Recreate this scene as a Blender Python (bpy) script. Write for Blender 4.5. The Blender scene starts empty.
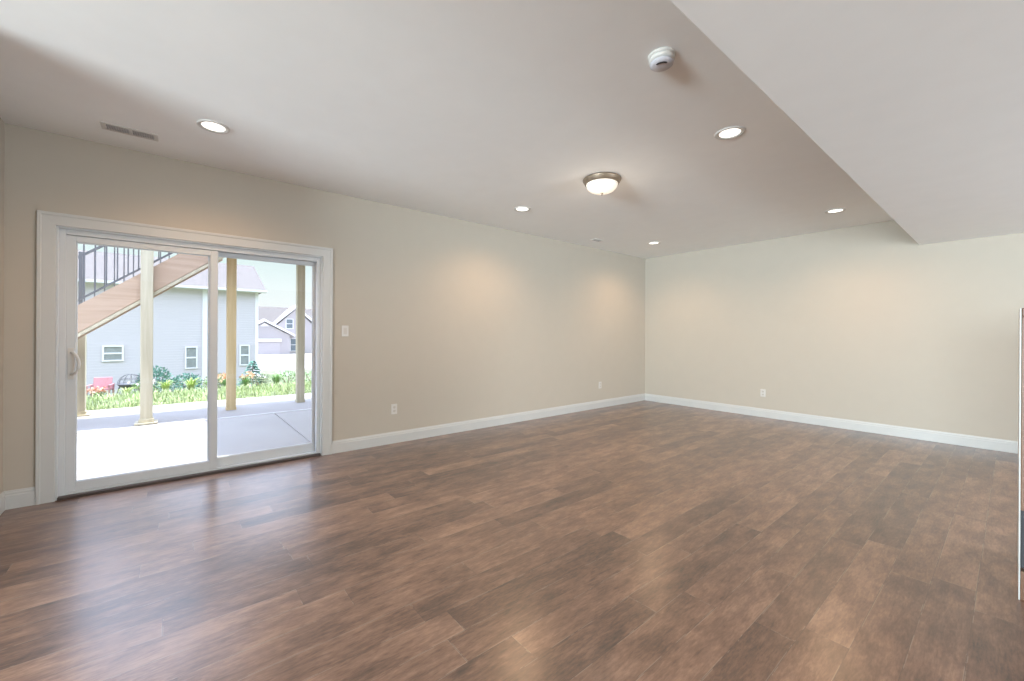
import bpy, bmesh, math, random
from mathutils import Vector, Matrix

scene = bpy.context.scene
col = scene.collection
R = math.radians

# ---------------------------------------------------------------- camera
cam_data = bpy.data.cameras.new('camera')
cam = bpy.data.objects.new('camera', cam_data)
col.objects.link(cam)
cam_data.sensor_fit = 'HORIZONTAL'
cam_data.sensor_width = 36.0
cam_data.lens = 36.0 * 411.94 / 1024.0
cam_data.shift_y = -(340.5 - 334.35) / 1024.0
cam_data.clip_start = 0.02
cam_data.clip_end = 400
cam.matrix_world = (Matrix.Translation((4.539, 0.0, 1.2616)) @ Matrix.Rotation(R(50.598), 4, 'Z')
                    @ Matrix.Rotation(R(90), 4, 'X') @ Matrix.Rotation(R(0.296), 4, 'Z'))
scene.camera = cam

# ---------------------------------------------------------------- exposure
vs = scene.view_settings
vs.view_transform = 'Standard'
vs.look = 'None'
vs.exposure = 0.0
vs.gamma = 1.0
vs.use_curve_mapping = False
cy = scene.cycles
cy.max_bounces = 9
cy.diffuse_bounces = 6
cy.glossy_bounces = 4
cy.transparent_max_bounces = 12
cy.sample_clamp_indirect = 6.0
cy.caustics_reflective = False
cy.caustics_refractive = False
cy.use_denoising = True

# ---------------------------------------------------------------- sky and sun
SKY = 1.0
world = bpy.data.worlds.new('sky')
scene.world = world
world.use_nodes = True
wn, wl = world.node_tree.nodes, world.node_tree.links
wn.clear()
w_out = wn.new('ShaderNodeOutputWorld')
w_bg = wn.new('ShaderNodeBackground')
w_tc = wn.new('ShaderNodeTexCoord')
w_sep = wn.new('ShaderNodeSeparateXYZ')
w_ramp = wn.new('ShaderNodeValToRGB')
w_ramp.color_ramp.elements[0].position = 0.0
w_ramp.color_ramp.elements[0].color = (1.10, 1.10, 1.12, 1)
w_ramp.color_ramp.elements[1].position = 1.0
w_ramp.color_ramp.elements[1].color = (3.5, 4.2, 5.8, 1)
for pos_, c_ in ((0.17, (0.82, 1.0, 1.01)), (0.24, (1.2, 1.4, 1.6)), (0.36, (3.5, 4.1, 5.5))):
    e = w_ramp.color_ramp.elements.new(pos_)
    e.color = c_ + (1,)
wl.new(w_tc.outputs['Generated'], w_sep.inputs[0])
wl.new(w_sep.outputs['Z'], w_ramp.inputs['Fac'])
wl.new(w_ramp.outputs['Color'], w_bg.inputs['Color'])
wl.new(w_bg.outputs[0], w_out.inputs[0])
w_bg.inputs['Strength'].default_value = SKY

sun_data = bpy.data.lights.new('sun', 'SUN')
sun_data.energy = 8.0
sun_data.angle = R(0.6)
sun_data.color = (1.0, 0.96, 0.88)
sun = bpy.data.objects.new('sun', sun_data)
col.objects.link(sun)
sun.rotation_euler = Vector((0.03, -0.105, -1.0)).to_track_quat('-Z', 'Y').to_euler()
sun.location = (-3, -1, 12)

def fill_lamp(name, loc, direction, sx, sy, power, color):
    """added area lamp outside an unseen window, standing in for sky light"""
    d = bpy.data.lights.new(name, 'AREA')
    d.shape = 'RECTANGLE'
    d.size, d.size_y = sx, sy
    d.energy = power
    d.color = color
    o = bpy.data.objects.new(name, d)
    col.objects.link(o)
    o.location = loc
    o.rotation_euler = Vector(direction).to_track_quat('-Z', 'Z').to_euler()
    return o

fill_lamp('fill_lamp_rear', (4.6, -7.22, 1.45), (0, 1, 0.36), 3.6, 1.4, 1800, (0.82, 0.94, 1.0))  # added lamp behind the viewpoint, brightens ceiling and walls
fill_lamp('fill_lamp_right', (9.22, 4.65, 1.15), (-1, -0.35, 0.0), 2.2, 1.8, 380, (0.86, 0.94, 1.0))  # added lamp, cool fill from the unseen right side

# ---------------------------------------------------------------- materials
def nodes_of(name):
    m = bpy.data.materials.new(name)
    m.use_nodes = True
    nt = m.node_tree
    return m, nt, nt.nodes['Principled BSDF']

def mat(name, color, rough=0.6, metal=0.0, var=0.06, scale=6.0, bump=0.0, bscale=60.0, spec=0.5, coord='Object'):
    m, nt, p = nodes_of(name)
    p.inputs['Roughness'].default_value = rough
    p.inputs['Metallic'].default_value = metal
    p.inputs['Specular IOR Level'].default_value = spec
    tc = nt.nodes.new('ShaderNodeTexCoord')
    n = nt.nodes.new('ShaderNodeTexNoise')
    n.inputs['Scale'].default_value = scale
    n.inputs['Detail'].default_value = 4
    nt.links.new(tc.outputs[coord], n.inputs['Vector'])
    r = nt.nodes.new('ShaderNodeValToRGB')
    r.color_ramp.elements[0].position = 0.3
    r.color_ramp.elements[1].position = 0.7
    r.color_ramp.elements[0].color = tuple(max(0, c * (1 - var)) for c in color) + (1,)
    r.color_ramp.elements[1].color = tuple(min(1, c * (1 + var)) for c in color) + (1,)
    nt.links.new(n.outputs['Fac'], r.inputs['Fac'])
    nt.links.new(r.outputs['Color'], p.inputs['Base Color'])
    if bump:
        n2 = nt.nodes.new('ShaderNodeTexNoise')
        n2.inputs['Scale'].default_value = bscale
        n2.inputs['Detail'].default_value = 3
        nt.links.new(tc.outputs[coord], n2.inputs['Vector'])
        b = nt.nodes.new('ShaderNodeBump')
        b.inputs['Strength'].default_value = bump
        b.inputs['Distance'].default_value = 0.01
        nt.links.new(n2.outputs['Fac'], b.inputs['Height'])
        nt.links.new(b.outputs['Normal'], p.inputs['Normal'])
    return m

def wood(name, c0, c1, axis='Z', rough=0.7, scale=9.0):
    m, nt, p = nodes_of(name)
    p.inputs['Roughness'].default_value = rough
    tc = nt.nodes.new('ShaderNodeTexCoord')
    mp = nt.nodes.new('ShaderNodeMapping')
    s = [scale * 2.2] * 3
    s['XYZ'.index(axis)] = scale * 0.12
    mp.inputs['Scale'].default_value = s
    n = nt.nodes.new('ShaderNodeTexNoise')
    n.inputs['Scale'].default_value = 1.0
    n.inputs['Detail'].default_value = 6
    n.inputs['Distortion'].default_value = 0.6
    r = nt.nodes.new('ShaderNodeValToRGB')
    r.color_ramp.elements[0].position = 0.32
    r.color_ramp.elements[1].position = 0.68
    r.color_ramp.elements[0].color = c0 + (1,)
    r.color_ramp.elements[1].color = c1 + (1,)
    b = nt.nodes.new('ShaderNodeBump')
    b.inputs['Strength'].default_value = 0.2
    b.inputs['Distance'].default_value = 0.004
    nt.links.new(tc.outputs['Object'], mp.inputs['Vector'])
    nt.links.new(mp.outputs[0], n.inputs['Vector'])
    nt.links.new(n.outputs['Fac'], r.inputs['Fac'])
    nt.links.new(r.outputs['Color'], p.inputs['Base Color'])
    nt.links.new(n.outputs['Fac'], b.inputs['Height'])
    nt.links.new(b.outputs['Normal'], p.inputs['Normal'])
    return m

def glow(name, color, strength):
    m, nt, p = nodes_of(name)
    p.inputs['Base Color'].default_value = (0.9, 0.88, 0.84, 1)
    p.inputs['Roughness'].default_value = 0.4
    p.inputs['Emission Color'].default_value = color + (1,)
    p.inputs['Emission Strength'].default_value = strength
    return m

def glass(name, refl=0.05):
    m = bpy.data.materials.new(name)
    m.use_nodes = True
    nt = m.node_tree
    nt.nodes.clear()
    o = nt.nodes.new('ShaderNodeOutputMaterial')
    mx = nt.nodes.new('ShaderNodeMixShader')
    t = nt.nodes.new('ShaderNodeBsdfTransparent')
    t.inputs['Color'].default_value = (0.985, 0.995, 0.99, 1)
    g = nt.nodes.new('ShaderNodeBsdfGlossy')
    g.inputs['Roughness'].default_value = 0.02
    mx.inputs[0].default_value = refl
    nt.links.new(t.outputs[0], mx.inputs[1])
    nt.links.new(g.outputs[0], mx.inputs[2])
    nt.links.new(mx.outputs[0], o.inputs[0])
    return m

def siding(name, color, pitch=0.15):
    """horizontal lap siding: bumped bands along Z"""
    m, nt, p = nodes_of(name)
    p.inputs['Roughness'].default_value = 0.7
    p.inputs['Base Color'].default_value = color + (1,)
    tc = nt.nodes.new('ShaderNodeTexCoord')
    w = nt.nodes.new('ShaderNodeTexWave')
    w.wave_type = 'BANDS'
    w.bands_direction = 'Z'
    w.wave_profile = 'SAW'
    w.inputs['Scale'].default_value = 0.314 / pitch
    b = nt.nodes.new('ShaderNodeBump')
    b.inputs['Strength'].default_value = 0.6
    b.inputs['Distance'].default_value = 0.02
    nt.links.new(tc.outputs['Object'], w.inputs['Vector'])
    nt.links.new(w.outputs['Fac'], b.inputs['Height'])
    nt.links.new(b.outputs['Normal'], p.inputs['Normal'])
    return m

def floor_material():
    m, nt, p = nodes_of('plank_floor')
    N, L = nt.nodes, nt.links
    def mth(op, a, b=None, c=None):
        n = N.new('ShaderNodeMath')
        n.operation = op
        for i, v in enumerate((a, b, c)):
            if v is None:
                continue
            if isinstance(v, (int, float)):
                n.inputs[i].default_value = v
            else:
                L.new(v, n.inputs[i])
        return n.outputs[0]
    tc = N.new('ShaderNodeTexCoord')
    sp = N.new('ShaderNodeSeparateXYZ')
    L.new(tc.outputs['Object'], sp.inputs[0])
    PW, PL = 0.152, 1.22
    u = mth('DIVIDE', mth('ADD', sp.outputs['X'], 20.045), PW)
    row = mth('FLOOR', u)
    fu = mth('FRACT', u)
    w1 = N.new('ShaderNodeTexWhiteNoise')
    w1.noise_dimensions = '1D'
    L.new(row, w1.inputs['W'])
    v = mth('ADD', mth('DIVIDE', mth('ADD', sp.outputs['Y'], 20.0), PL), w1.outputs['Value'])
    cell = mth('FLOOR', v)
    fv = mth('FRACT', v)
    cb = N.new('ShaderNodeCombineXYZ')
    L.new(row, cb.inputs[0])
    L.new(cell, cb.inputs[1])
    w2 = N.new('ShaderNodeTexWhiteNoise')
    w2.noise_dimensions = '2D'
    L.new(cb.outputs[0], w2.inputs['Vector'])
    pid = w2.outputs['Value']
    # grain: noise stretched along the plank, shifted per plank
    gx = mth('ADD', mth('MULTIPLY', sp.outputs['X'], 34.0), mth('MULTIPLY', pid, 91.0))
    gy = mth('ADD', mth('MULTIPLY', sp.outputs['Y'], 5.5), mth('MULTIPLY', pid, 37.0))
    gv = N.new('ShaderNodeCombineXYZ')
    L.new(gx, gv.inputs[0])
    L.new(gy, gv.inputs[1])
    g1 = N.new('ShaderNodeTexNoise')
    g1.inputs['Scale'].default_value = 1.0
    g1.inputs['Detail'].default_value = 8
    g1.inputs['Roughness'].default_value = 0.65
    g1.inputs['Distortion'].default_value = 0.9
    L.new(gv.outputs[0], g1.inputs['Vector'])
    # weathered blotches, bigger than the grain
    bx = N.new('ShaderNodeCombineXYZ')
    L.new(mth('ADD', mth('MULTIPLY', sp.outputs['X'], 9.0), mth('MULTIPLY', pid, 13.0)), bx.inputs[0])
    L.new(mth('ADD', mth('MULTIPLY', sp.outputs['Y'], 3.4), mth('MULTIPLY', pid, 51.0)), bx.inputs[1])
    g2 = N.new('ShaderNodeTexNoise')
    g2.inputs['Scale'].default_value = 1.0
    g2.inputs['Detail'].default_value = 5
    g2.inputs['Roughness'].default_value = 0.6
    L.new(bx.outputs[0], g2.inputs['Vector'])
    fx = N.new('ShaderNodeCombineXYZ')
    L.new(mth('ADD', mth('MULTIPLY', sp.outputs['X'], 120.0), mth('MULTIPLY', pid, 71.0)), fx.inputs[0])
    L.new(mth('ADD', mth('MULTIPLY', sp.outputs['Y'], 22.0), mth('MULTIPLY', pid, 17.0)), fx.inputs[1])
    g3 = N.new('ShaderNodeTexNoise')
    g3.inputs['Scale'].default_value = 1.0
    g3.inputs['Detail'].default_value = 4
    g3.inputs['Roughness'].default_value = 0.7
    L.new(fx.outputs[0], g3.inputs['Vector'])
    gsum = mth('ADD', mth('MULTIPLY', g1.outputs['Fac'], 0.55), mth('MULTIPLY', g3.outputs['Fac'], 0.45))
    f = mth('ADD', mth('MULTIPLY', gsum, 0.58),
            mth('ADD', mth('MULTIPLY', g2.outputs['Fac'], 0.42), mth('MULTIPLY', mth('SUBTRACT', pid, 0.5), 0.13)))
    r = N.new('ShaderNodeValToRGB')
    el = r.color_ramp.elements
    el[0].position, el[0].color = 0.35, FLOOR_C[0] + (1,)
    el[1].position, el[1].color = 0.67, FLOOR_C[3] + (1,)
    a = el.new(0.46); a.color = FLOOR_C[1] + (1,)
    a = el.new(0.54); a.color = FLOOR_C[2] + (1,)
    L.new(f, r.inputs['Fac'])
    # seams: a worn pale edge beside a fine dark groove
    du = mth('MULTIPLY', mth('MINIMUM', fu, mth('SUBTRACT', 1.0, fu)), PW)
    dv = mth('MULTIPLY', mth('MINIMUM', fv, mth('SUBTRACT', 1.0, fv)), PL)
    d = mth('MINIMUM', du, dv)
    groove = mth('LESS_THAN', d, 0.0012)
    worn = mth('MULTIPLY', mth('LESS_THAN', d, 0.0036), mth('GREATER_THAN', g2.outputs['Fac'], 0.51))
    mx1 = N.new('ShaderNodeMix'); mx1.data_type = 'RGBA'
    L.new(mth('MULTIPLY', worn, 0.32), mx1.inputs['Factor'])
    L.new(r.outputs['Color'], mx1.inputs['A'])
    mx1.inputs['B'].default_value = (0.36, 0.29, 0.23, 1)
    mx2 = N.new('ShaderNodeMix'); mx2.data_type = 'RGBA'
    L.new(mth('MULTIPLY', groove, 0.5), mx2.inputs['Factor'])
    L.new(mx1.outputs['Result'], mx2.inputs['A'])
    mx2.inputs['B'].default_value = (0.05, 0.035, 0.03, 1)
    L.new(mx2.outputs['Result'], p.inputs['Base Color'])
    L.new(mth('ADD', 0.42, mth('MULTIPLY', g1.outputs['Fac'], 0.12)), p.inputs['Roughness'])
    p.inputs['Specular IOR Level'].default_value = 0.35
    p.inputs['Coat Weight'].default_value = 1.0
    p.inputs['Coat IOR'].default_value = 1.62
    p.inputs['Coat Roughness'].default_value = 0.27
    b = N.new('ShaderNodeBump')
    b.inputs['Strength'].default_value = 0.06
    b.inputs['Distance'].default_value = 0.003
    L.new(mth('SUBTRACT', g1.outputs['Fac'], mth('MULTIPLY', groove, 0.6)), b.inputs['Height'])
    L.new(b.outputs['Normal'], p.inputs['Normal'])
    return m

FLOOR_C = [(0.044, 0.026, 0.020), (0.118, 0.064, 0.043), (0.188, 0.104, 0.069), (0.31, 0.186, 0.130)]

M = {
    'wall': mat('cream_wall_paint', (0.482, 0.444, 0.385), 0.85, var=0.01, bump=0.03, bscale=180),
    'ceiling': mat('ceiling_paint', (0.865, 0.882, 0.885), 0.9, var=0.01, bump=0.03, bscale=160),
    'trim': mat('white_trim_paint', (0.545, 0.56, 0.56), 0.4, var=0.01),
    'vinyl': mat('white_vinyl', (0.60, 0.635, 0.665), 0.35, var=0.01),
    'plastic': mat('white_plastic', (0.62, 0.61, 0.59), 0.35, var=0.01),
    'ivory': mat('ivory_plastic', (0.56, 0.53, 0.49), 0.4, var=0.01),
    'dark': mat('dark_slot', (0.03, 0.03, 0.035), 0.6, var=0.05),
    'grey': mat('grey_louver', (0.48, 0.48, 0.50), 0.5, var=0.05),
    'lattice': mat('detector_grey', (0.55, 0.55, 0.60), 0.45, var=0.02),
    'bronze': mat('brushed_bronze', (0.30, 0.24, 0.18), 0.4, metal=0.7, var=0.1),
    'sill': mat('dark_bronze_sill', (0.06, 0.045, 0.04), 0.5, var=0.1),
    'bulb': glow('lit_lamp_lens', (1.0, 0.93, 0.84), 2.0),
    'bowl': glow('alabaster_glass', (1.0, 0.84, 0.66), 0.40),
    'glass': glass('clear_glass'),
    'cabinet': wood('brown_cabinet_wood', (0.10, 0.045, 0.022), (0.20, 0.095, 0.05), 'Z', 0.45),
    'concrete': mat('pale_concrete', (0.40, 0.375, 0.36), 0.9, var=0.04, scale=1.5, bump=0.1, bscale=90),
    'concrete2': mat('walk_concrete', (0.37, 0.345, 0.335), 0.9, var=0.05, scale=1.5, bump=0.1, bscale=90),
    'soil': mat('grass_ground', (0.15, 0.18, 0.10), 0.95, var=0.35, scale=1.2, bump=0.4, bscale=12),
    'blade': mat('grass_blades', (0.40, 0.48, 0.22), 0.7, var=0.4, scale=3.0),
    'post': wood('treated_post_wood', (0.46, 0.40, 0.28), (0.58, 0.52, 0.38), 'Z'),
    'post2': wood('yellow_post_wood', (0.60, 0.44, 0.22), (0.72, 0.55, 0.31), 'Z'),
    'stringer': wood('tan_stringer_wood', (0.42, 0.285, 0.195), (0.51, 0.36, 0.26), 'Y'),
    'tread': wood('tan_tread_wood', (0.42, 0.32, 0.22), (0.5, 0.4, 0.29), 'X'),
    'deckwood': wood('deck_wood', (0.50, 0.42, 0.28), (0.66, 0.57, 0.40), 'X'),
    'metal': mat('dark_grey_metal', (0.12, 0.12, 0.13), 0.5, metal=0.4, var=0.05),
    'siding': siding('blue_grey_siding', (0.50, 0.46, 0.475)),
    'siding2': siding('mauve_grey_siding', (0.37, 0.335, 0.335)),
    'siding3': siding('warm_grey_siding', (0.40, 0.37, 0.37)),
    'roof': mat('grey_shingles', (0.135, 0.120, 0.115), 0.9, var=0.2, scale=5, bump=0.4, bscale=10),
    'whitetrim': mat('exterior_white_trim', (0.66, 0.64, 0.64), 0.6, var=0.02),
    'pane': mat('window_glass_grey', (0.22, 0.235, 0.23), 0.2, var=0.15, scale=3),
    'bluepane': mat('window_glass_blue', (0.12, 0.15, 0.17), 0.2, var=0.15, scale=3),
    'garage': mat('garage_door_paint', (0.40, 0.365, 0.375), 0.6, var=0.03),
    'red': mat('faded_red_plastic', (0.44, 0.19, 0.21), 0.5, var=0.1),
    'salmon': mat('salmon_blossom', (0.70, 0.36, 0.27), 0.6, var=0.2, scale=30),
    'orange': mat('orange_blossom', (0.72, 0.40, 0.22), 0.6, var=0.2, scale=30),
    'white_fl': mat('pale_blossom', (0.85, 0.80, 0.80), 0.6, var=0.1, scale=30),
    'teal': mat('blue_green_leaves', (0.10, 0.24, 0.18), 0.7, var=0.4, scale=9),
    'green': mat('mid_green_leaves', (0.17, 0.30, 0.09), 0.7, var=0.45, scale=9),
    'lime': mat('yellow_green_leaves', (0.36, 0.46, 0.12), 0.7, var=0.35, scale=9),
    'olive': mat('olive_leaves', (0.22, 0.25, 0.13), 0.7, var=0.45, scale=9),
    'stem': mat('brown_stem', (0.18, 0.12, 0.07), 0.8, var=0.2),
}
M['floor'] = floor_material()

# ---------------------------------------------------------------- mesh helpers
class MB:
    """collects shapes, builds ONE mesh object"""
    def __init__(self):
        self.bm = bmesh.new()
    def box(self, x0, x1, y0, y1, z0, z1):
        vs_ = [self.bm.verts.new((x, y, z)) for x in (x0, x1) for y in (y0, y1) for z in (z0, z1)]
        for f in ((0, 1, 3, 2), (4, 6, 7, 5), (0, 4, 5, 1), (2, 3, 7, 6), (0, 2, 6, 4), (1, 5, 7, 3)):
            self.bm.faces.new([vs_[i] for i in f])
        return self
    def prism(self, pts, vec):
        """closed polygon pts (3-D) pushed along vec"""
        a = [self.bm.verts.new(p) for p in pts]
        b = [self.bm.verts.new(Vector(p) + Vector(vec)) for p in pts]
        n = len(a)
        self.bm.faces.new(a[::-1])
        self.bm.faces.new(b)
        for i in range(n):
            self.bm.faces.new((a[i], a[(i + 1) % n], b[(i + 1) % n], b[i]))
        return self
    def face(self, pts):
        self.bm.faces.new([self.bm.verts.new(p) for p in pts])
        return self
    def tube(self, pts, r, seg=8, cap=True):
        rings = []
        pts = [Vector(p) for p in pts]
        for i, p in enumerate(pts):
            d = (pts[min(i + 1, len(pts) - 1)] - pts[max(i - 1, 0)]).normalized()
            up = Vector((0, 0, 1)) if abs(d.z) < 0.9 else Vector((1, 0, 0))
            a = d.cross(up).normalized()
            b = d.cross(a).normalized()
            rr = r[i] if isinstance(r, (list, tuple)) else r
            rings.append([self.bm.verts.new(p + a * rr * math.cos(2 * math.pi * k / seg) + b * rr * math.sin(2 * math.pi * k / seg)) for k in range(seg)])
        for q, s in zip(rings, rings[1:]):
            for k in range(seg):
                self.bm.faces.new((q[k], q[(k + 1) % seg], s[(k + 1) % seg], s[k]))
        if cap:
            self.bm.faces.new(rings[0][::-1])
            self.bm.faces.new(rings[-1])
        return self
    def lathe(self, prof, seg=40, c=(0, 0, 0)):
        """profile (radius, z) turned about Z"""
        rings = []
        for r, z in prof:
            if r < 1e-6:
                rings.append([self.bm.verts.new((c[0], c[1], c[2] + z))])
            else:
                rings.append([self.bm.verts.new((c[0] + r * math.cos(2 * math.pi * k / seg), c[1] + r * math.sin(2 * math.pi * k / seg), c[2] + z)) for k in range(seg)])
        for q, s in zip(rings, rings[1:]):
            for k in range(seg):
                k2 = (k + 1) % seg
                if len(q) == 1 and len(s) == 1:
                    continue
                if len(q) == 1:
                    self.bm.faces.new((q[0], s[k2], s[k]))
                elif len(s) == 1:
                    self.bm.faces.new((q[k], q[k2], s[0]))
                else:
                    self.bm.faces.new((q[k], q[k2], s[k2], s[k]))
        return self
    def build(self, name, material, parent=None, kind=None, bevel=0.0, smooth=False):
        bmesh.ops.recalc_face_normals(self.bm, faces=self.bm.faces[:])
        me = bpy.data.meshes.new(name)
        self.bm.to_mesh(me)
        self.bm.free()
        me.materials.append(M[material])
        if smooth:
            for p in me.polygons:
                p.use_smooth = True
        o = bpy.data.objects.new(name, me)
        col.objects.link(o)
        if parent:
            o.parent = parent
        if kind:
            o['kind'] = kind
        if bevel:
            b = o.modifiers.new('bevel', 'BEVEL')
            b.width = bevel
            b.segments = 2
            b.limit_method = 'ANGLE'
        return o

def tag(o, label, cat, group=None):
    o['label'] = label
    o['category'] = cat
    if group:
        o['group'] = group
    return o

def thing(name, loc, label, cat, group=None, rz=0.0):
    o = bpy.data.objects.new(name, None)
    col.objects.link(o)
    o.empty_display_size = 0.1
    o.location = loc
    o.rotation_euler = (0, 0, rz)
    return tag(o, label, cat, group)

def kids(o):
    return [c for c in col.objects if c.parent == o]

def copy_tree(o, parent=None):
    c = o.copy()
    col.objects.link(c)
    c.parent = parent
    for ch in kids(o):
        copy_tree(ch, c)
    return c

def copy_to(o, loc, label, rz=None):
    c = copy_tree(o)
    c.location = loc
    c['label'] = label
    if rz is not None:
        c.rotation_euler = (0, 0, rz)
    return c

# ---------------------------------------------------------------- the room
H = 2.74                     # ceiling height
YB, YF = 7.07, -0.93         # far wall, near return wall
YR, XR, XN = -7.0, 9.0, 1.5  # rear wall, right wall, return wall (behind the viewpoint)
OY0, OY1, OZ = -0.68, 1.19, 2.055   # sliding door opening
WT = 0.16

MB().box(-0.02, XR, YF, YB, -0.12, 0).box(XN, XR, YR, YF, -0.12, 0).build('floor', 'floor', kind='structure')
MB().box(-WT, XR + WT, YR - WT, YB + WT, H, H + 0.14).build('ceiling', 'ceiling', kind='structure')
MB().box(3.80, 7.4, YR, YB, 2.386, H).build('soffit', 'ceiling', kind='structure', bevel=0.004)

w = MB()
w.box(-WT, 0, YF, OY0, -0.15, H).box(-WT, 0, OY1, YB, -0.15, H).box(-WT, 0, OY0, OY1, OZ, H)
w.box(-WT, -0.03, OY0, OY1, -0.15, -0.01)
w.build('wall_left', 'wall', kind='structure')
MB().box(-WT, XR + WT, YB, YB + WT, -0.12, H).build('wall_back', 'wall', kind='structure')
MB().box(-WT, XN, YF - WT, YF, -0.12, H).box(XN - WT, XN, YR, YF - WT, -0.12, H).build('wall_near', 'wall', kind='structure')
w = MB()
w.box(XN - WT, 2.7, YR - WT, YR, -0.12, H).box(6.5, XR, YR - WT, YR, -0.12, H)
w.box(2.7, 6.5, YR - WT, YR, -0.12, 0.7).box(2.7, 6.5, YR - WT, YR, 2.2, H)
w.build('wall_rear', 'wall', kind='structure')
w = MB()
w.box(XR, XR + WT, YR - WT, 3.5, -0.12, H).box(XR, XR + WT, 5.8, YB, -0.12, H)
w.box(XR, XR + WT, 3.5, 5.8, -0.12, 0.1).box(XR, XR + WT, 3.5, 5.8, 2.2, H)
w.build('wall_right', 'wall', kind='structure')

def unseen_window(name, p0, p1, z0, z1, axis):
    f = MB()
    t = 0.06
    def bx(a0, a1, zz0, zz1, d0=-0.10, d1=-0.02):
        if axis == 'x':
            f.box(a0, a1, YR + d0, YR + d1, zz0, zz1)
        else:
            f.box(XR - d1, XR - d0, a0, a1, zz0, zz1)
    bx(p0, p1, z0, z0 + t); bx(p0, p1, z1 - t, z1)
    bx(p0, p0 + t, z0 + t, z1 - t); bx(p1 - t, p1, z0 + t, z1 - t)
    mid = (p0 + p1) / 2
    bx(mid - t / 2, mid + t / 2, z0 + t, z1 - t)
    o = f.build(name, 'vinyl', kind='structure')
    g = MB()
    if axis == 'x':
        g.box(p0 + t, p1 - t, YR - 0.065, YR - 0.06, z0 + t, z1 - t)
    else:
        g.box(XR + 0.06, XR + 0.065, p0 + t, p1 - t, z0 + t, z1 - t)
    g.build('pane', 'glass', o)
unseen_window('added_window_1', 2.7, 6.5, 0.7, 2.2, 'x')  # unseen window, added so the rear fill can enter
unseen_window('added_window_2', 3.5, 5.8, 0.1, 2.2, 'y')  # unseen window, added to let light in from the right

# baseboards: 13 cm with a stepped cap
BB = [(0, 0), (0.015, 0), (0.015, 0.095), (0.011, 0.101), (0.011, 0.113), (0.007, 0.120), (0.005, 0.130), (0, 0.130)]
def base_run(mb, a, b, n):
    a, b, n = Vector(a), Vector(b), Vector(n)
    mb.prism([a + n * d + Vector((0, 0, z)) for d, z in BB], b - a)
b = MB()
base_run(b, (0, YF, 0), (0, -0.775, 0), (1, 0, 0))
base_run(b, (0, 1.285, 0), (0, YB, 0), (1, 0, 0))
b.build('baseboard_left', 'trim', kind='structure')
b = MB(); base_run(b, (0.0, YB, 0), (XR, YB, 0), (0, -1, 0)); b.build('baseboard_back', 'trim', kind='structure')
b = MB(); base_run(b, (0.0, YF, 0), (XN, YF, 0), (0, 1, 0)); b.build('baseboard_near', 'trim', kind='structure')
b = MB(); base_run(b, (XR, YR, 0), (XR, YB, 0), (-1, 0, 0)); b.build('baseboard_right', 'trim', kind='structure')

# door casing: mitred profile round the opening
CP = [(0, 0), (0, 0.012), (0.004, 0.015), (0.070, 0.017), (0.076, 0.022), (0.092, 0.022), (0.095, 0.019), (0.095, 0)]
c = MB()
rows = []
for u, d in CP:
    rows.append([c.bm.verts.new(p) for p in ((d, OY0 - u, 0), (d, OY0 - u, OZ + u), (d, OY1 + u, OZ + u), (d, OY1 + u, 0))])
for q, s in zip(rows, rows[1:] + rows[:1]):
    for k in range(3):
        c.bm.faces.new((q[k], q[k + 1], s[k + 1], s[k]))
c.bm.faces.new([r[0] for r in rows]); c.bm.faces.new([r[3] for r in rows][::-1])
c.build('trim_1', 'trim', kind='structure')

# sliding patio door
fr = MB()
fr.box(-0.145, -0.03, OY0, OY0 + 0.045, 0.0, OZ)
fr.box(-0.145, -0.03, OY1 - 0.045, OY1, 0.0, OZ)
fr.box(-0.145, -0.03, OY0 + 0.045, OY1 - 0.045, OZ - 0.05, OZ)
fr.box(-0.145, -0.03, OY0 + 0.045, OY1 - 0.045, 0.005, 0.035)
fr.box(-0.093, -0.088, OY0 + 0.045, OY1 - 0.045, 0.035, 0.05)      # track rib
fr.box(-0.030, -0.0, OY0, OY0 + 0.012, 0.0, OZ).box(-0.030, 0.0, OY1 - 0.012, OY1, 0.0, OZ).box(-0.030, 0.0, OY0 + 0.012, OY1 - 0.012, OZ - 0.012, OZ)
door = fr.build('door_1', 'vinyl', kind='structure', bevel=0.003)
MB().box(-0.03, 0.012, OY0 + 0.012, OY1 - 0.012, 0.0, 0.022).build('threshold', 'sill', door, bevel=0.003)

def sash(name, x0, x1, y0, y1, z0, z1, gl, gr, gb, gt):
    s = MB()
    s.box(x0, x1, y0, gl, z0, z1).box(x0, x1, gr, y1, z0, z1)
    s.box(x0, x1, gl, gr, z0, gb).box(x0, x1, gl, gr, gt, z1)
    i = 0.006       # glazing bead, set back
    m0, m1 = x0 + 0.008, x1 - 0.008
    s.box(m0, m1, gl, gl + i, gb, gt).box(m0, m1, gr - i, gr, gb, gt)
    s.box(m0, m1, gl + i, gr - i, gb, gb + i).box(m0, m1, gl + i, gr - i, gt - i, gt)
    o = s.build(name, 'vinyl', door, bevel=0.003)
    xm = (x0 + x1) / 2
    MB().box(xm - 0.002, xm + 0.002, gl + i, gr - i, gb + i, gt - i).build('pane', 'glass', o)
    return o
act = sash('sliding_panel', -0.082, -0.044, -0.636, 0.310, 0.036, 2.003, -0.582, 0.256, 0.107, 1.955)
fix = sash('fixed_panel', -0.132, -0.096, 0.240, 1.144, 0.036, 2.003, 0.300, 1.122, 0.114, 1.968)
h = MB()
h.box(-0.044, -0.036, -0.624, -0.590, 0.90, 1.14)
h.tube([(-0.036, -0.602, 0.935), (-0.010, -0.590, 0.935), (0.010, -0.572, 0.955), (0.018, -0.560, 0.99), (0.020, -0.556, 1.02),
        (0.018, -0.560, 1.05), (0.010, -0.572, 1.085), (-0.010, -0.590, 1.105), (-0.036, -0.602, 1.105)], 0.0105, 10)
h.build('door_handle', 'plastic', act, bevel=0.002)

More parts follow.
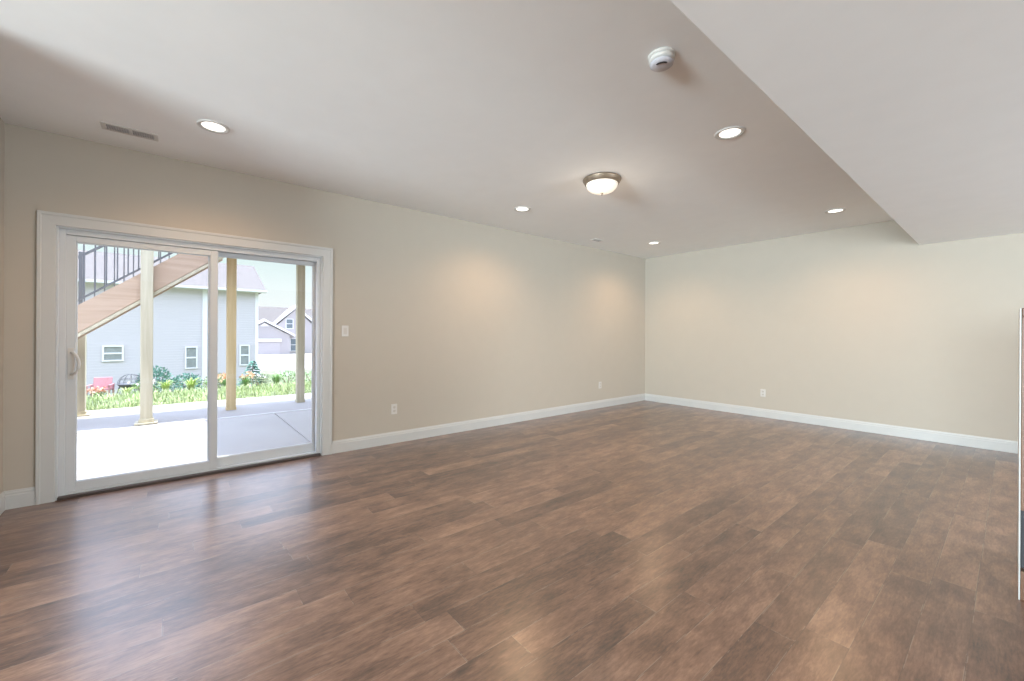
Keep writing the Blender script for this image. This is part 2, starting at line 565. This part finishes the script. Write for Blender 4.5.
# ---------------------------------------------------------------- ceiling fixtures
def recessed(loc, label):
    t = thing('recessed_light', loc, label, 'ceiling light', 'recessed ceiling downlights')
    MB().lathe([(0.070, 0.0), (0.072, -0.004), (0.088, -0.008), (0.098, -0.006), (0.100, 0.0), (0.070, 0.0)], 40).build('trim_ring', 'plastic', t, smooth=True)
    MB().lathe([(0.0, -0.0035), (0.045, -0.0032), (0.0700, -0.001), (0.0700, 0.0), (0.0, 0.0)], 40).build('lens', 'bulb', t, smooth=True)
    d = bpy.data.lights.new('downlight', 'SPOT')
    d.energy = 52
    d.spot_size = R(158)
    d.spot_blend = 0.9
    d.shadow_soft_size = 0.09
    d.color = (1.0, 0.63, 0.36)
    o = bpy.data.objects.new('downlight', d)
    col.objects.link(o)
    o.parent = t
    o.location = (0, 0, -0.07)
    return t
rec = recessed((0.895, 0.215, H), 'round white recessed light in the ceiling above the sliding door')
copy_to(rec, (3.22, 3.13, H), 'round white recessed light in the ceiling nearest the smoke detector')
copy_to(rec, (0.86, 3.17, H), 'recessed light in the ceiling left of the bronze dome light, near the door wall')
copy_to(rec, (3.20, 6.03, H), 'recessed light in the ceiling close to the low soffit and far wall')
copy_to(rec, (0.87, 5.95, H), 'farthest recessed light, in the ceiling by the far corner of the room')

t = thing('flush_mount_light', (2.055, 3.135, H), 'bronze rimmed dome ceiling light with a glowing alabaster glass bowl', 'ceiling light')
MB().lathe([(0.0, 0.0), (0.172, 0.0), (0.178, -0.006), (0.178, -0.016), (0.170, -0.022), (0.170, -0.032), (0.160, -0.038), (0.158, -0.05), (0.146, -0.052), (0.146, -0.03), (0.0, -0.03)], 48).build('rim', 'bronze', t, smooth=True)
MB().lathe([(0.146, -0.042), (0.147, -0.058), (0.138, -0.082), (0.118, -0.104), (0.088, -0.121), (0.050, -0.131), (0.0, -0.134)], 48).build('glass_bowl', 'bowl', t, smooth=True)
MB().lathe([(0.0, -0.131), (0.010, -0.133), (0.013, -0.139), (0.008, -0.146), (0.009, -0.151), (0.0, -0.156)], 20).build('finial', 'bronze', t, smooth=True)
d = bpy.data.lights.new('bowl_light', 'POINT')
d.energy = 3.2
d.shadow_soft_size = 0.13
d.color = (1.0, 0.83, 0.64)
o = bpy.data.objects.new('bowl_light', d)
col.objects.link(o)
o.parent = t
o.location = (0, 0, -0.46)

t = thing('smoke_detector', (3.352, 1.991, H), 'round white smoke detector on the ceiling beside the soffit edge', 'smoke detector')
MB().lathe([(0.0, 0.0), (0.070, 0.0), (0.071, -0.004), (0.068, -0.012), (0.0, -0.012)], 40).build('mounting_base', 'plastic', t, smooth=True)
MB().lathe([(0.0, -0.012), (0.064, -0.012), (0.066, -0.026), (0.062, -0.034), (0.0, -0.034)], 40).build('body', 'plastic', t, smooth=True)
MB().lathe([(0.0, -0.034), (0.050, -0.034), (0.050, -0.040), (0.0, -0.040)], 40).build('smoke_slot', 'dark', t)
MB().lathe([(0.0, -0.040), (0.060, -0.040), (0.058, -0.048), (0.046, -0.056), (0.0, -0.058)], 40).build('cover', 'lattice', t, smooth=True)
s = MB()
dv, pv = Vector((0.51, -0.86, 0)), Vector((0.86, 0.51, 0))
ring = [dv * 0.034 * math.cos(q) + pv * 0.034 * math.sin(q) for q in [R(-42 + 12 * k) for k in range(8)]]
ring += [dv * 0.042 * math.cos(q) + pv * 0.042 * math.sin(q) for q in [R(42 - 12 * k) for k in range(8)]]
s.prism([(q.x, q.y, -0.0565) for q in ring], (0, 0, -0.004))
s.build('sensing_slot', 'dark', t)

def vent(loc, label):
    t = thing('ceiling_vent', loc, label, 'vent', 'ceiling air registers')
    f = MB()
    f.box(-0.065, -0.045, -0.155, 0.155, -0.008, 0).box(0.045, 0.065, -0.155, 0.155, -0.008, 0)
    f.box(-0.045, 0.045, -0.155, -0.130, -0.008, 0).box(-0.045, 0.045, 0.130, 0.155, -0.008, 0)
    f.box(-0.045, 0.045, -0.009, 0.009, -0.008, 0)
    f.build('frame', 'plastic', t, bevel=0.002)
    for y0, y1 in ((-0.130, -0.009), (0.009, 0.130)):
        g = MB()
        g.box(-0.045, 0.045, y0, y1, -0.0015, 0)
        n = 9
        for i in range(n):
            yy = y0 + (i + 0.5) * (y1 - y0) / n
            g.prism([(-0.045, yy - 0.004, -0.002), (-0.045, yy - 0.0025, -0.002), (-0.045, yy + 0.004, -0.008), (-0.045, yy + 0.0025, -0.008)], (0.09, 0, 0))
        g.build('louver', 'grey', t)
    return t
v = vent((0.415, -0.25, H), 'white slotted air vent in the ceiling above the left of the door')
copy_to(v, (0.415, 5.09, H), 'small far air vent in the ceiling along the door wall, near the far corner').scale = (0.7, 0.6, 1)

# ---------------------------------------------------------------- switch and outlets
t = thing('light_switch', (0, 1.417, 1.288), 'white rocker light switch on the wall just right of the sliding door', 'light switch')
MB().box(0, 0.006, -0.036, 0.036, -0.058, 0.058).build('wall_plate', 'plastic', t, bevel=0.003)
MB().prism([(0.006, -0.017, -0.034), (0.011, -0.017, -0.034), (0.007, -0.017, 0.034), (0.006, -0.017, 0.034)], (0, 0.034, 0)).build('rocker', 'ivory', t, bevel=0.001)

def outlet(loc, label, rz=0.0):
    t = thing('wall_outlet', loc, label, 'outlet', 'duplex wall outlets', rz)
    MB().box(0, 0.006, -0.036, 0.036, -0.058, 0.058).build('wall_plate', 'plastic', t, bevel=0.003)
    for z in (-0.022, 0.022):
        r = MB().prism([(0.006, 0.017 * math.cos(a) * 0.95, z + max(-0.014, min(0.014, 0.019 * math.sin(a)))) for a in [2 * math.pi * k / 20 for k in range(20)]], (0.003, 0, 0)).build('receptacle', 'ivory', t)
        s = MB()
        s.box(0.0088, 0.0096, -0.008, -0.006, z - 0.002, z + 0.007).box(0.0088, 0.0096, 0.006, 0.008, z - 0.002, z + 0.007)
        s.box(0.0088, 0.0096, -0.002, 0.002, z - 0.010, z - 0.006)
        s.build('slot', 'dark', r)
    return t
ol = outlet((0, 1.971, 0.392), 'white wall outlet low on the door wall, below the light switch')
copy_to(ol, (0, 5.705, 0.392), 'small white outlet low on the long door wall near the far corner')
copy_to(ol, (2.076, YB, 0.372), 'white outlet low on the far wall right of the corner', R(-90))

# ---------------------------------------------------------------- cabinet at the right edge
t = thing('bar_cabinet', (4.5575, 3.14, 0), 'brown wooden cabinet with a white edge strip cut off by the right picture edge', 'cabinet')
MB().box(0.0, 0.006, 0.0, 0.62, 0.0, 1.40).build('edge_panel', 'trim', t, bevel=0.002)
MB().box(0.006, 0.75, 0.002, 0.62, 0.43, 1.36).build('door_panel', 'cabinet', t, bevel=0.003)
MB().box(0.006, 0.77, -0.006, 0.62, 1.36, 1.40).build('top', 'cabinet', t, bevel=0.004)
MB().box(0.006, 0.75, 0.05, 0.62, 0.14, 0.43).build('recess', 'dark', t)
MB().box(0.006, 0.75, 0.0, 0.62, 0.0, 0.14).build('plinth', 'cabinet', t, bevel=0.003)

# ---------------------------------------------------------------- outside: slabs and ground
GZ = -0.10
p = MB()
p.box(-3.43, -WT, -5.5, 1.325, GZ - 0.12, GZ).box(-3.43, -WT, 1.337, 9.0, GZ - 0.12, GZ)
p.build('patio_slab', 'concrete', kind='structure', bevel=0.006)
MB().box(-3.505, -3.455, -5.5, 9.0, GZ - 0.14, GZ + 0.004).build('trim_2', 'whitetrim', kind='structure')
MB().box(-5.75, -3.51, -5.5, 9.0, GZ - 0.14, GZ - 0.012).build('outer_slab', 'concrete2', kind='structure', bevel=0.006)

def terrain(x):
    pts = [(-5.0, -0.17), (-7.5, -0.17), (-10.0, -0.38), (-12.5, -0.75), (-18.0, -2.2), (-160.0, -2.2)]
    for (xa, za), (xb, zb) in zip(pts, pts[1:]):
        if x <= xa and x >= xb:
            return za + (zb - za) * (xa - x) / (xa - xb)
    return pts[0][1]
g = MB()
xs = [-5.0, -6.2, -7.5, -8.7, -10, -11.2, -12.5, -14, -16, -18, -25, -36, -60, -90, -160]
ys = [-60, -30, -15, -8, -4, -2, 0, 2, 4, 8, 15, 30, 60, 90]
rnd = random.Random(3)
grid = [[g.bm.verts.new((x, y, terrain(x) + (rnd.uniform(-0.03, 0.03) if -17 < x < -6 else 0))) for y in ys] for x in xs]
for i in range(len(xs) - 1):
    for j in range(len(ys) - 1):
        g.bm.faces.new((grid[i][j], grid[i][j + 1], grid[i + 1][j + 1], grid[i + 1][j]))
g.build('ground', 'soil', kind='structure', smooth=True)
MB().prism([(-39, 3.5, -2.26), (-39, 40, -2.26), (-71.9, 40, -2.26), (-71.9, 3.5, -2.26)], (0, 0, 0.08)).build('driveway', 'concrete2', kind='structure')

# mown and long grass along the slab edge
rnd = random.Random(11)
verts, faces = [], []
for i in range(11000):
    x = -5.78 - 2.3 * rnd.random() ** 1.2
    y = rnd.uniform(-3.2, 6.2)
    hgt = rnd.uniform(0.05, 0.13) if x > -7 else rnd.uniform(0.08, 0.22)
    a = rnd.uniform(0, 2 * math.pi)
    lean = rnd.uniform(0.2, 0.9) * hgt
    wd = rnd.uniform(0.004, 0.009)
    z = terrain(x) - 0.01
    b0 = len(verts)
    ca, sa = math.cos(a), math.sin(a)
    verts += [(x - sa * wd, y + ca * wd, z), (x + sa * wd, y - ca * wd, z),
              (x + ca * lean * 0.35 + sa * wd * 0.8, y + sa * lean * 0.35 - ca * wd * 0.8, z + hgt * 0.6),
              (x + ca * lean * 0.35 - sa * wd * 0.8, y + sa * lean * 0.35 + ca * wd * 0.8, z + hgt * 0.6),
              (x + ca * lean, y + sa * lean, z + hgt)]
    faces += [(b0, b0 + 1, b0 + 2, b0 + 3), (b0 + 3, b0 + 2, b0 + 4)]
me = bpy.data.meshes.new('lawn_grass')
me.from_pydata(verts, [], faces)
me.materials.append(M['blade'])
gr = bpy.data.objects.new('lawn_grass', me)
col.objects.link(gr)
gr['kind'] = 'stuff'
tag(gr, 'bright green grass growing along the edge of the patio slab', 'grass')

# ---------------------------------------------------------------- posts, stair, railings, deck
def post(loc, h_, label, m='post', plate=True, name='wooden_post'):
    t = thing(name, loc, label, 'post', 'square wooden deck posts')
    MB().box(-0.07, 0.07, -0.07, 0.07, 0.03, h_).build('shaft', m, t, bevel=0.006)
    b_ = MB()
    if plate:
        b_.box(-0.13, 0.13, -0.13, 0.13, 0.0, 0.025).box(-0.085, 0.085, -0.085, 0.085, 0.025, 0.075)
    else:
        b_.box(-0.076, 0.076, -0.076, 0.076, 0.0, 0.05)
    b_.build('post_base', m, t, bevel=0.004)
    return t
post((-3.705, -0.31, GZ), 3.1, 'square wooden post with a wide base block in front of the stair')
post((-4.37, 0.80, GZ - 0.012), 2.972, 'yellow wooden post just right of the middle of the sliding door', 'post2', False)
post((-4.52, 1.96, GZ - 0.012), 2.972, 'pale wooden post near the right edge of the sliding door', 'post', False)
post((-5.20, -1.19, GZ - 0.012), 1.35, 'partly hidden wooden post behind the door handle, under the stair')

SX0, SX1 = -4.87, -3.79
def s_top(y): return 1.64 + 0.785 * (y + 1.04)
def s_bot(y): return 1.25 + 0.785 * (y + 1.04)
st = thing('outdoor_stair', ((SX0 + SX1) / 2, -2.9, GZ), 'tan wooden stair climbing outside the door toward the upper deck', 'stair')
ox, oy, oz = st.location
def loc(p): return (p[0] - ox, p[1] - oy, p[2] - oz)
for xa in (SX0, SX1 - 0.04):
    pl = [(xa, -1.04 - 1.74 / 0.785, GZ), (xa, -1.04 - 1.35 / 0.785, GZ), (xa, 0.70, s_bot(0.7)), (xa, 0.70, s_top(0.7))]
    MB().prism([loc(q) for q in pl], (0.04, 0, 0)).build('stringer', 'stringer', st, bevel=0.003)
run, rise = 0.2420, 0.19
for k in range(17):
    y0 = -3.20 + k * run
    zt = s_top(y0 + 0.13) - 0.15
    if y0 + 0.26 > 0.7:
        break
    MB().box(SX0 + 0.045 - ox, SX1 - 0.045 - ox, y0 - oy, y0 + 0.265 - oy, zt - 0.035 - oz, zt - oz).build('tread', 'tread', st, bevel=0.003)
    MB().box(SX0 + 0.045 - ox, SX1 - 0.045 - ox, y0 + 0.250 - oy, y0 + 0.265 - oy, zt - 0.19 - oz + 0.155, zt + 0.155 - oz).build('riser', 'tread', st)

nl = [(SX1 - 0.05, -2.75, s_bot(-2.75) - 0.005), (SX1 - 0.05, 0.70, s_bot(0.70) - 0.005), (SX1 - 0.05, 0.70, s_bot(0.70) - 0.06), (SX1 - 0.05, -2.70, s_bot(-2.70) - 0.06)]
MB().prism([loc(q) for q in nl], (0.045, 0, 0)).build('lit_edge_strip', 'post', st, bevel=0.003)  # added pale board, stands in for bounce light on the stringer's lower edge

def railing(x):
    ya, yb = -3.0, 0.68
    f = lambda y, dz: loc((x, y, s_top(y) + dz))
    rl = MB()
    for dz0, dz1, wd in ((0.89, 0.93, 0.045), (0.055, 0.085, 0.03)):
        pts = [f(ya, dz0), f(yb, dz0), f(yb, dz1), f(ya, dz1)]
        rl.prism([(p_[0] - wd / 2, p_[1], p_[2]) for p_ in pts], (wd, 0, 0))
    rl = rl.build('railing', 'metal', st)
    y = ya + 0.06
    while y < yb - 0.03:
        q = f(y, 0.06)
        MB().box(q[0] - 0.008, q[0] + 0.008, q[1] - 0.008, q[1] + 0.008, q[2], q[2] + 0.84).build('baluster', 'metal', rl)
        y += 0.115
    for y in (-2.98, -1.14, 0.66):
        q = f(y, -0.15)
        MB().box(q[0] - 0.022, q[0] + 0.022, q[1] - 0.022, q[1] + 0.022, q[2], q[2] + 1.12).build('rail_post', 'metal', rl)
    rl['label'] = 'dark grey metal railing with thin upright balusters'
railing(SX1 - 0.02)
railing(SX0 + 0.02)

DX0, DX1, DY0, DY1 = -4.95, -WT - 0.01, 0.72, 6.9
dk = thing('upper_deck', (-2.5, 3.7, 2.86), 'wooden deck overhead that shades the right side of the patio', 'deck')
ox, oy, oz = dk.location
for y in (DY0, DY1 - 0.04):
    MB().box(DX0 - ox, DX1 - ox, y - oy, y + 0.04 - oy, 0.0, 0.24).build('rim_joist', 'deckwood', dk)
MB().box(DX0 - ox, DX0 + 0.04 - ox, DY0 + 0.04 - oy, DY1 - 0.04 - oy, 0.0, 0.24).build('fascia_board', 'deckwood', dk)
MB().box(-4.53 - ox, -4.39 - ox, DY0 + 0.045 - oy, DY1 - 0.045 - oy, 0.012, 0.235).build('beam', 'deckwood', dk)
for k in range(12):
    y = DY0 + 0.45 + k * 0.49
    MB().box(-4.385 - ox, DX1 - ox, y - oy, y + 0.04 - oy, 0.0, 0.238).build('joist', 'deckwood', dk)
b = MB()
y = DY0
while y < DY1 - 0.1:
    b.box(DX0 - 0.02 - ox, DX1 - ox, y - oy, y + 0.138 - oy, 0.241, 0.269)
    y += 0.1405
b.build('decking', 'deckwood', dk)

# ---------------------------------------------------------------- houses
def win(parent, x, y0, y1, z0, z1, pm='pane', name='window', split='h'):
    f = MB()
    t_ = max(0.07, (y1 - y0) * 0.11)
    f.box(x, x + 0.09, y0 - t_, y0, z0 - t_, z1 + t_).box(x, x + 0.09, y1, y1 + t_, z0 - t_, z1 + t_)
    f.box(x, x + 0.09, y0, y1, z0 - t_, z0).box(x, x + 0.09, y0, y1, z1, z1 + t_)
    zm = (z0 + z1) / 2
    f.box(x, x + 0.07, y0, y1, zm - 0.045, zm + 0.045)
    o = f.build(name, 'whitetrim', parent)
    MB().box(x, x + 0.03, y0, y1, z0, z1).build('pane', pm, o)
    return o

hs = thing('neighbor_house', (-27, 0, -2.2), 'pale blue house with a grey hip roof standing nearest, beyond the stair', 'house')
wx, wy1, wy0, ez = 0.0, 4.28, -16.0, 6.22
MB().box(-9, wx, wy0, wy1, -0.3, ez).build('wall', 'siding', hs)
r = MB()
ye0, ye1, xe0, xe1, rz_ = wy0 - 0.4, 4.70, -9.4, 0.45, 8.45
vsr = [r.bm.verts.new(p_) for p_ in ((xe1, ye0, ez), (xe1, ye1, ez), (xe0, ye1, ez), (xe0, ye0, ez), (-4.45, ye0 + 0.4, rz_), (-4.45, 4.60, rz_))]
for f_ in ((0, 1, 5, 4), (1, 2, 5), (2, 3, 4, 5), (3, 0, 4), (0, 3, 2, 1)):
    r.bm.faces.new([vsr[i] for i in f_])
r.build('roof', 'roof', hs)
MB().box(0.0, 0.47, ye0, 4.72, ez - 0.12, ez - 0.001).build('eave', 'whitetrim', hs)
MB().box(0.47, 0.58, ye0, 4.74, ez - 0.10, ez + 0.04).build('gutter', 'whitetrim', hs)
MB().box(0.0, 0.03, wy1 - 0.16, wy1 + 0.02, 0.0, ez - 0.12).box(0.0, 0.05, 1.36, 1.60, 0.0, ez - 0.12).build('corner_board', 'whitetrim', hs)
win(hs, 0, -2.93, -2.22, 1.94, 2.66)
win(hs, 0, 0.60, 1.06, 1.36, 2.56)
win(hs, 0, 3.34, 3.76, 1.44, 2.62)

ga = thing('garage_house', (-72, 0, -2.2), 'distant mauve grey house with a front gable and white garage door trim', 'house')
MB().box(-9, -1.5, 4, 17.0, -0.2, 5.0).build('wall', 'siding2', ga)
MB().prism([(-9.2, 3.5, 4.6), (-1.2, 3.5, 4.6), (-5.2, 3.5, 8.0)], (0, 13.9, 0)).build('roof', 'roof', ga)
MB().prism([(-1.5, 7.6, -0.2), (-1.5, 15.0, -0.2), (-1.5, 15.0, 3.1), (-1.5, 11.3, 5.2), (-1.5, 7.6, 3.1)], (1.5, 0, 0)).build('garage_front', 'siding2', ga)
MB().prism([(-1.5, 6.9, 2.90), (-1.5, 11.3, 5.35), (-1.5, 15.7, 2.90), (-1.5, 15.7, 3.25), (-1.5, 11.3, 5.75), (-1.5, 6.9, 3.25)], (1.85, 0, 0)).build('gable_trim', 'whitetrim', ga)
MB().prism([(0.0, 10.6, 4.55), (0.0, 12.0, 4.55), (0.0, 11.3, 5.1)], (0.1, 0, 0)).build('gable_vent', 'whitetrim', ga)
MB().box(0, 0.25, 9.9, 13.7, 2.05, 2.55).build('door_header', 'whitetrim', ga)
gd = MB()
for k in range(4):
    gd.box(0, 0.08, 10.1, 13.5, 0.0 + k * 0.51, 0.49 + k * 0.51)
gd.build('garage_door', 'garage', ga)
MB().prism([(-4.6, 12.9, 4.4), (-4.6, 19.3, 4.4), (-4.6, 16.1, 7.6)], (3.5, 0, 0)).build('gable_wall', 'siding2', ga)
MB().prism([(-4.6, 12.3, 4.3), (-4.6, 16.1, 7.75), (-4.6, 19.9, 4.3), (-4.6, 19.9, 4.75), (-4.6, 16.1, 8.2), (-4.6, 12.3, 4.75)], (3.8, 0, 0)).build('gable_trim', 'whitetrim', ga)
MB().box(-4.6, -1.1, 12.9, 19.3, -0.2, 4.4).build('front_wall', 'siding2', ga)
win(ga, -1.1, 14.65, 15.6, 4.3, 5.8, 'bluepane')
win(ga, -1.1, 15.3, 16.2, 0.5, 2.5, 'bluepane')

fh = thing('far_house', (-80, 21.6, -2.2), 'distant pale house glimpsed right of the last wooden post', 'house')
MB().box(-8, 0, -1.6, 6, -0.2, 4.6).build('wall', 'siding3', fh)
MB().prism([(-8.5, -2.2, 4.4), (0.6, -2.2, 4.4), (-4, -2.2, 8.3)], (0, 8.6, 0)).build('roof', 'roof', fh)
MB().box(0, 2.2, -1.4, 3.5, 2.3, 2.8).build('porch_roof', 'whitetrim', fh)
MB().box(0, 0.1, -1.0, 2.6, 0, 2.1).build('garage_door', 'whitetrim', fh)
win(fh, 0, -0.9, 0.2, 3.1, 4.1, 'bluepane')

# ---------------------------------------------------------------- planting bed
def leaves(mb, n, c, rx, ry, rz2, size, rnd, drop=0.3, shell=0.55):
    for _ in range(n):
        while True:
            v_ = Vector((rnd.uniform(-1, 1), rnd.uniform(-1, 1), rnd.uniform(-0.6, 1)))
            if shell < v_.length < 1:
                break
        p_ = Vector((c[0] + v_.x * rx, c[1] + v_.y * ry, c[2] + v_.z * rz2))
        d_ = (v_ + Vector((rnd.uniform(-.6, .6), rnd.uniform(-.6, .6), rnd.uniform(-.3, .8)))).normalized()
        s_ = d_.cross(Vector((rnd.uniform(-1, 1), rnd.uniform(-1, 1), rnd.uniform(-1, 1)))).normalized()
        L_ = size * rnd.uniform(0.6, 1.3)
        q = [p_, p_ + d_ * L_ * 0.5 + s_ * L_ * 0.26, p_ + d_ * L_ + Vector((0, 0, -drop * L_ * 0.4)), p_ + d_ * L_ * 0.5 - s_ * L_ * 0.26]
        mb.bm.faces.new([mb.bm.verts.new(k) for k in q])

def arcs(mb, n, spread, h_, wd, rnd):
    for _ in range(n):
        a = rnd.uniform(0, 2 * math.pi)
        out = spread * rnd.uniform(0.3, 1.0)
        hh = h_ * rnd.uniform(0.6, 1.0)
        ca, sa = math.cos(a), math.sin(a)
        prev = None
        for k in range(6):
            s_ = k / 5
            r_ = out * s_ ** 1.3
            z = hh * (1.9 * s_ - 1.15 * s_ * s_) / 0.78
            wv = wd * (1 - s_ ** 2) + 0.001
            cur = [mb.bm.verts.new((ca * r_ - sa * wv, sa * r_ + ca * wv, z)), mb.bm.verts.new((ca * r_ + sa * wv, sa * r_ - ca * wv, z))]
            if prev:
                mb.bm.faces.new((prev[0], prev[1], cur[1], cur[0]))
            prev = cur

def bush(x, y, rad, h_, m, label, seed, leaf=0.06, n=320, blossoms=None):
    rnd = random.Random(seed)
    z = terrain(x) - 0.02
    t = thing('garden_shrub', (x, y, z), label, 'shrub', 'plants in the garden bed')
    f = MB()
    leaves(f, n, (0, 0, h_ * 0.5), rad, rad, h_ * 0.52, leaf, rnd, shell=0.35)
    f.build('foliage', m, t)
    s_ = MB()
    for k in range(5):
        a = 2 * math.pi * k / 5
        s_.tube([(0, 0, 0), (0.3 * rad * math.cos(a), 0.3 * rad * math.sin(a), h_ * 0.4), (0.6 * rad * math.cos(a), 0.6 * rad * math.sin(a), h_ * 0.75)], [0.012, 0.008, 0.004], 5)
    s_.build('stems', 'stem', t)
    if blossoms:
        fl = MB()
        for k in range(blossoms[1]):
            a, rr = rnd.uniform(0, 6.28), rad * rnd.uniform(0.2, 1)
            c_ = (rr * math.cos(a), rr * math.sin(a), h_ * rnd.uniform(0.75, 1.1))
            leaves(fl, 7, c_, 0.02, 0.02, 0.02, 0.055, rnd, shell=0.1)
        fl.build('blossoms', blossoms[0], t)
    return t

def grassy(x, y, spread, h_, m, label, seed, n=70, blossoms=None, name='garden_plant'):
    rnd = random.Random(seed)
    z = terrain(x) - 0.02
    t = thing(name, (x, y, z), label, 'plant', 'plants in the garden bed')
    f = MB()
    arcs(f, n, spread, h_, 0.011, rnd)
    f.build('leaves', m, t)
    if blossoms:
        fl, sm = MB(), MB()
        for k in range(blossoms[1]):
            a, rr = rnd.uniform(0, 6.28), spread * rnd.uniform(0.1, 0.8)
            c_ = (rr * math.cos(a), rr * math.sin(a), h_ * rnd.uniform(0.85, 1.2))
            sm.tube([(0, 0, 0), (c_[0] * 0.6, c_[1] * 0.6, c_[2] * 0.6), c_], 0.004, 5)
            leaves(fl, 10, c_, 0.025, 0.025, 0.02, 0.075, rnd, shell=0.1)
        sm.build('flower_stalks', m, t)
        fl.build('blossoms', blossoms[0], t)
    return t

bush(-10.5, -0.40, 0.36, 0.76, 'teal', 'dark blue green shrub just right of the front wooden post', 21, 0.085, 900)
bush(-11.2, 0.32, 0.38, 0.58, 'teal', 'low blue green shrub left of the door mullion, below the pale house', 22, 0.075, 800)
bush(-10.6, 0.98, 0.30, 0.52, 'olive', 'small olive shrub seen just left of the door mullion', 23, 0.07, 600)
grassy(-8.5, -0.14, 0.30, 0.38, 'lime', 'yellow green tuft in front of the dark blue green shrub', 24)
grassy(-8.8, 0.35, 0.36, 0.42, 'lime', 'arching yellow green tuft in front of the low blue green shrub', 25)
grassy(-8.45, 0.72, 0.22, 0.32, 'green', 'green tuft beside the left edge of the door mullion', 26)
grassy(-8.85, 1.10, 0.34, 0.36, 'green', 'orange flowered lily clump just right of the door mullion', 27, 70, ('orange', 10), 'day_lily')
grassy(-8.6, 1.50, 0.34, 0.36, 'green', 'orange flowered lily clump just right of the yellow post', 28, 70, ('orange', 8), 'day_lily')
bush(-9.5, 1.98, 0.34, 0.42, 'olive', 'olive shrub with pale flowers right of the orange lilies', 29, 0.05, 320, ('white_fl', 10))
grassy(-8.5, 2.22, 0.32, 0.42, 'green', 'green tuft between the olive shrub and the pale post', 30)
bush(-9.25, 2.64, 0.34, 0.44, 'green', 'leafy green shrub just left of the pale post', 31, 0.05, 320, ('white_fl', 9))
bush(-8.7, 3.2, 0.34, 0.42, 'green', 'leafy green shrub right of the pale post', 32, 0.05, 300)
grassy(-8.4, -1.30, 0.34, 0.22, 'green', 'salmon flowered clump in front of the red chair', 33, 60, ('salmon', 14))
grassy(-8.5, -0.84, 0.26, 0.26, 'lime', 'yellow green tuft below the fire pit', 34, 60)
bush(-8.95, -0.58, 0.26, 0.36, 'green', 'green shrub with pale flowers just left of the front wooden post', 35, 0.05, 260, ('white_fl', 10))

# small conifer beyond the bed
rnd = random.Random(40)
cx, cyy = -19.5, 3.05
t = thing('young_conifer', (cx, cyy, terrain(cx) - 0.02), 'small conifer at the corner of the pale blue house', 'tree')
MB().tube([(0, 0, 0), (0, 0, 1.2), (0, 0, 2.1)], [0.05, 0.03, 0.008], 8).build('trunk', 'stem', t)
f = MB()
for k in range(15):
    zz = 0.25 + 1.8 * k / 14
    rr = 1.4 * (1 - zz / 2.25)
    for j in range(18):
        a = rnd.uniform(0, 6.28)
        L_ = rr * rnd.uniform(0.7, 1.1) + 0.05
        ca, sa = math.cos(a), math.sin(a)
        wv = 0.06
        f.face([(0, 0, zz + 0.05), (ca * L_ * .6 - sa * wv, sa * L_ * .6 + ca * wv, zz - 0.01), (ca * L_, sa * L_, zz - 0.08), (ca * L_ * .6 + sa * wv, sa * L_ * .6 - ca * wv, zz + 0.03)])
f.build('foliage', 'teal', t)

bush(-17.4, 5.1, 0.6, 0.8, 'teal', 'spreading green shrub right of the small conifer', 41, 0.12, 420)

# red garden chair
cz = terrain(-9.6)
t = thing('garden_chair', (-9.6, -1.38, cz), 'faded red plastic garden chair in the planting bed left of the post', 'chair', rz=R(-8))
t.scale = (0.72, 0.72, 0.72)
MB().prism([(-0.26, -0.24, 0.26), (-0.22, -0.24, 0.26), (-0.31, -0.24, 0.68), (-0.35, -0.24, 0.68)], (0, 0.48, 0)).build('backrest', 'red', t, bevel=0.02)
MB().prism([(-0.26, -0.25, 0.24), (0.24, -0.25, 0.29), (0.24, -0.25, 0.33), (-0.26, -0.25, 0.28)], (0, 0.5, 0)).build('seat', 'red', t, bevel=0.01)
for y in (-0.30, 0.25):
    MB().box(-0.28, 0.28, y, y + 0.06, 0.43, 0.46).build('armrest', 'red', t, bevel=0.008)
    MB().box(0.20, 0.25, y, y + 0.05, 0.0, 0.43).build('leg', 'red', t, bevel=0.006)
    MB().box(-0.28, -0.23, y, y + 0.05, 0.0, 0.43).build('leg', 'red', t, bevel=0.006)

# fire pit with mesh dome
t = thing('fire_pit', (-9.75, -0.84, terrain(-9.7)), 'small black metal fire pit with an arched mesh cover in the bed', 'fire pit')
t.scale = (0.85, 0.85, 0.85)
MB().lathe([(0.0, 0.22), (0.20, 0.24), (0.29, 0.34), (0.31, 0.36), (0.30, 0.37), (0.0, 0.35)], 24).build('bowl', 'metal', t, smooth=True)
for k in range(3):
    a = 2 * math.pi * k / 3 + 0.4
    MB().tube([(0.32 * math.cos(a), 0.32 * math.sin(a), 0.0), (0.24 * math.cos(a), 0.24 * math.sin(a), 0.30)], 0.018, 8).build('leg', 'metal', t)
f = MB()
for k in range(6):
    a = math.pi * k / 6
    f.tube([(0.29 * math.cos(q) * math.cos(a), 0.29 * math.cos(q) * math.sin(a), 0.37 + 0.28 * math.sin(q)) for q in [math.pi * j / 14 for j in range(15)]], 0.007, 6)
for zf in (0.0, 0.5):
    f.tube([(0.29 * math.cos(zf) * math.cos(q), 0.29 * math.cos(zf) * math.sin(q), 0.37 + 0.28 * math.sin(zf)) for q in [2 * math.pi * j / 24 for j in range(25)]], 0.009, 6)
f.build('mesh_cover', 'metal', t)
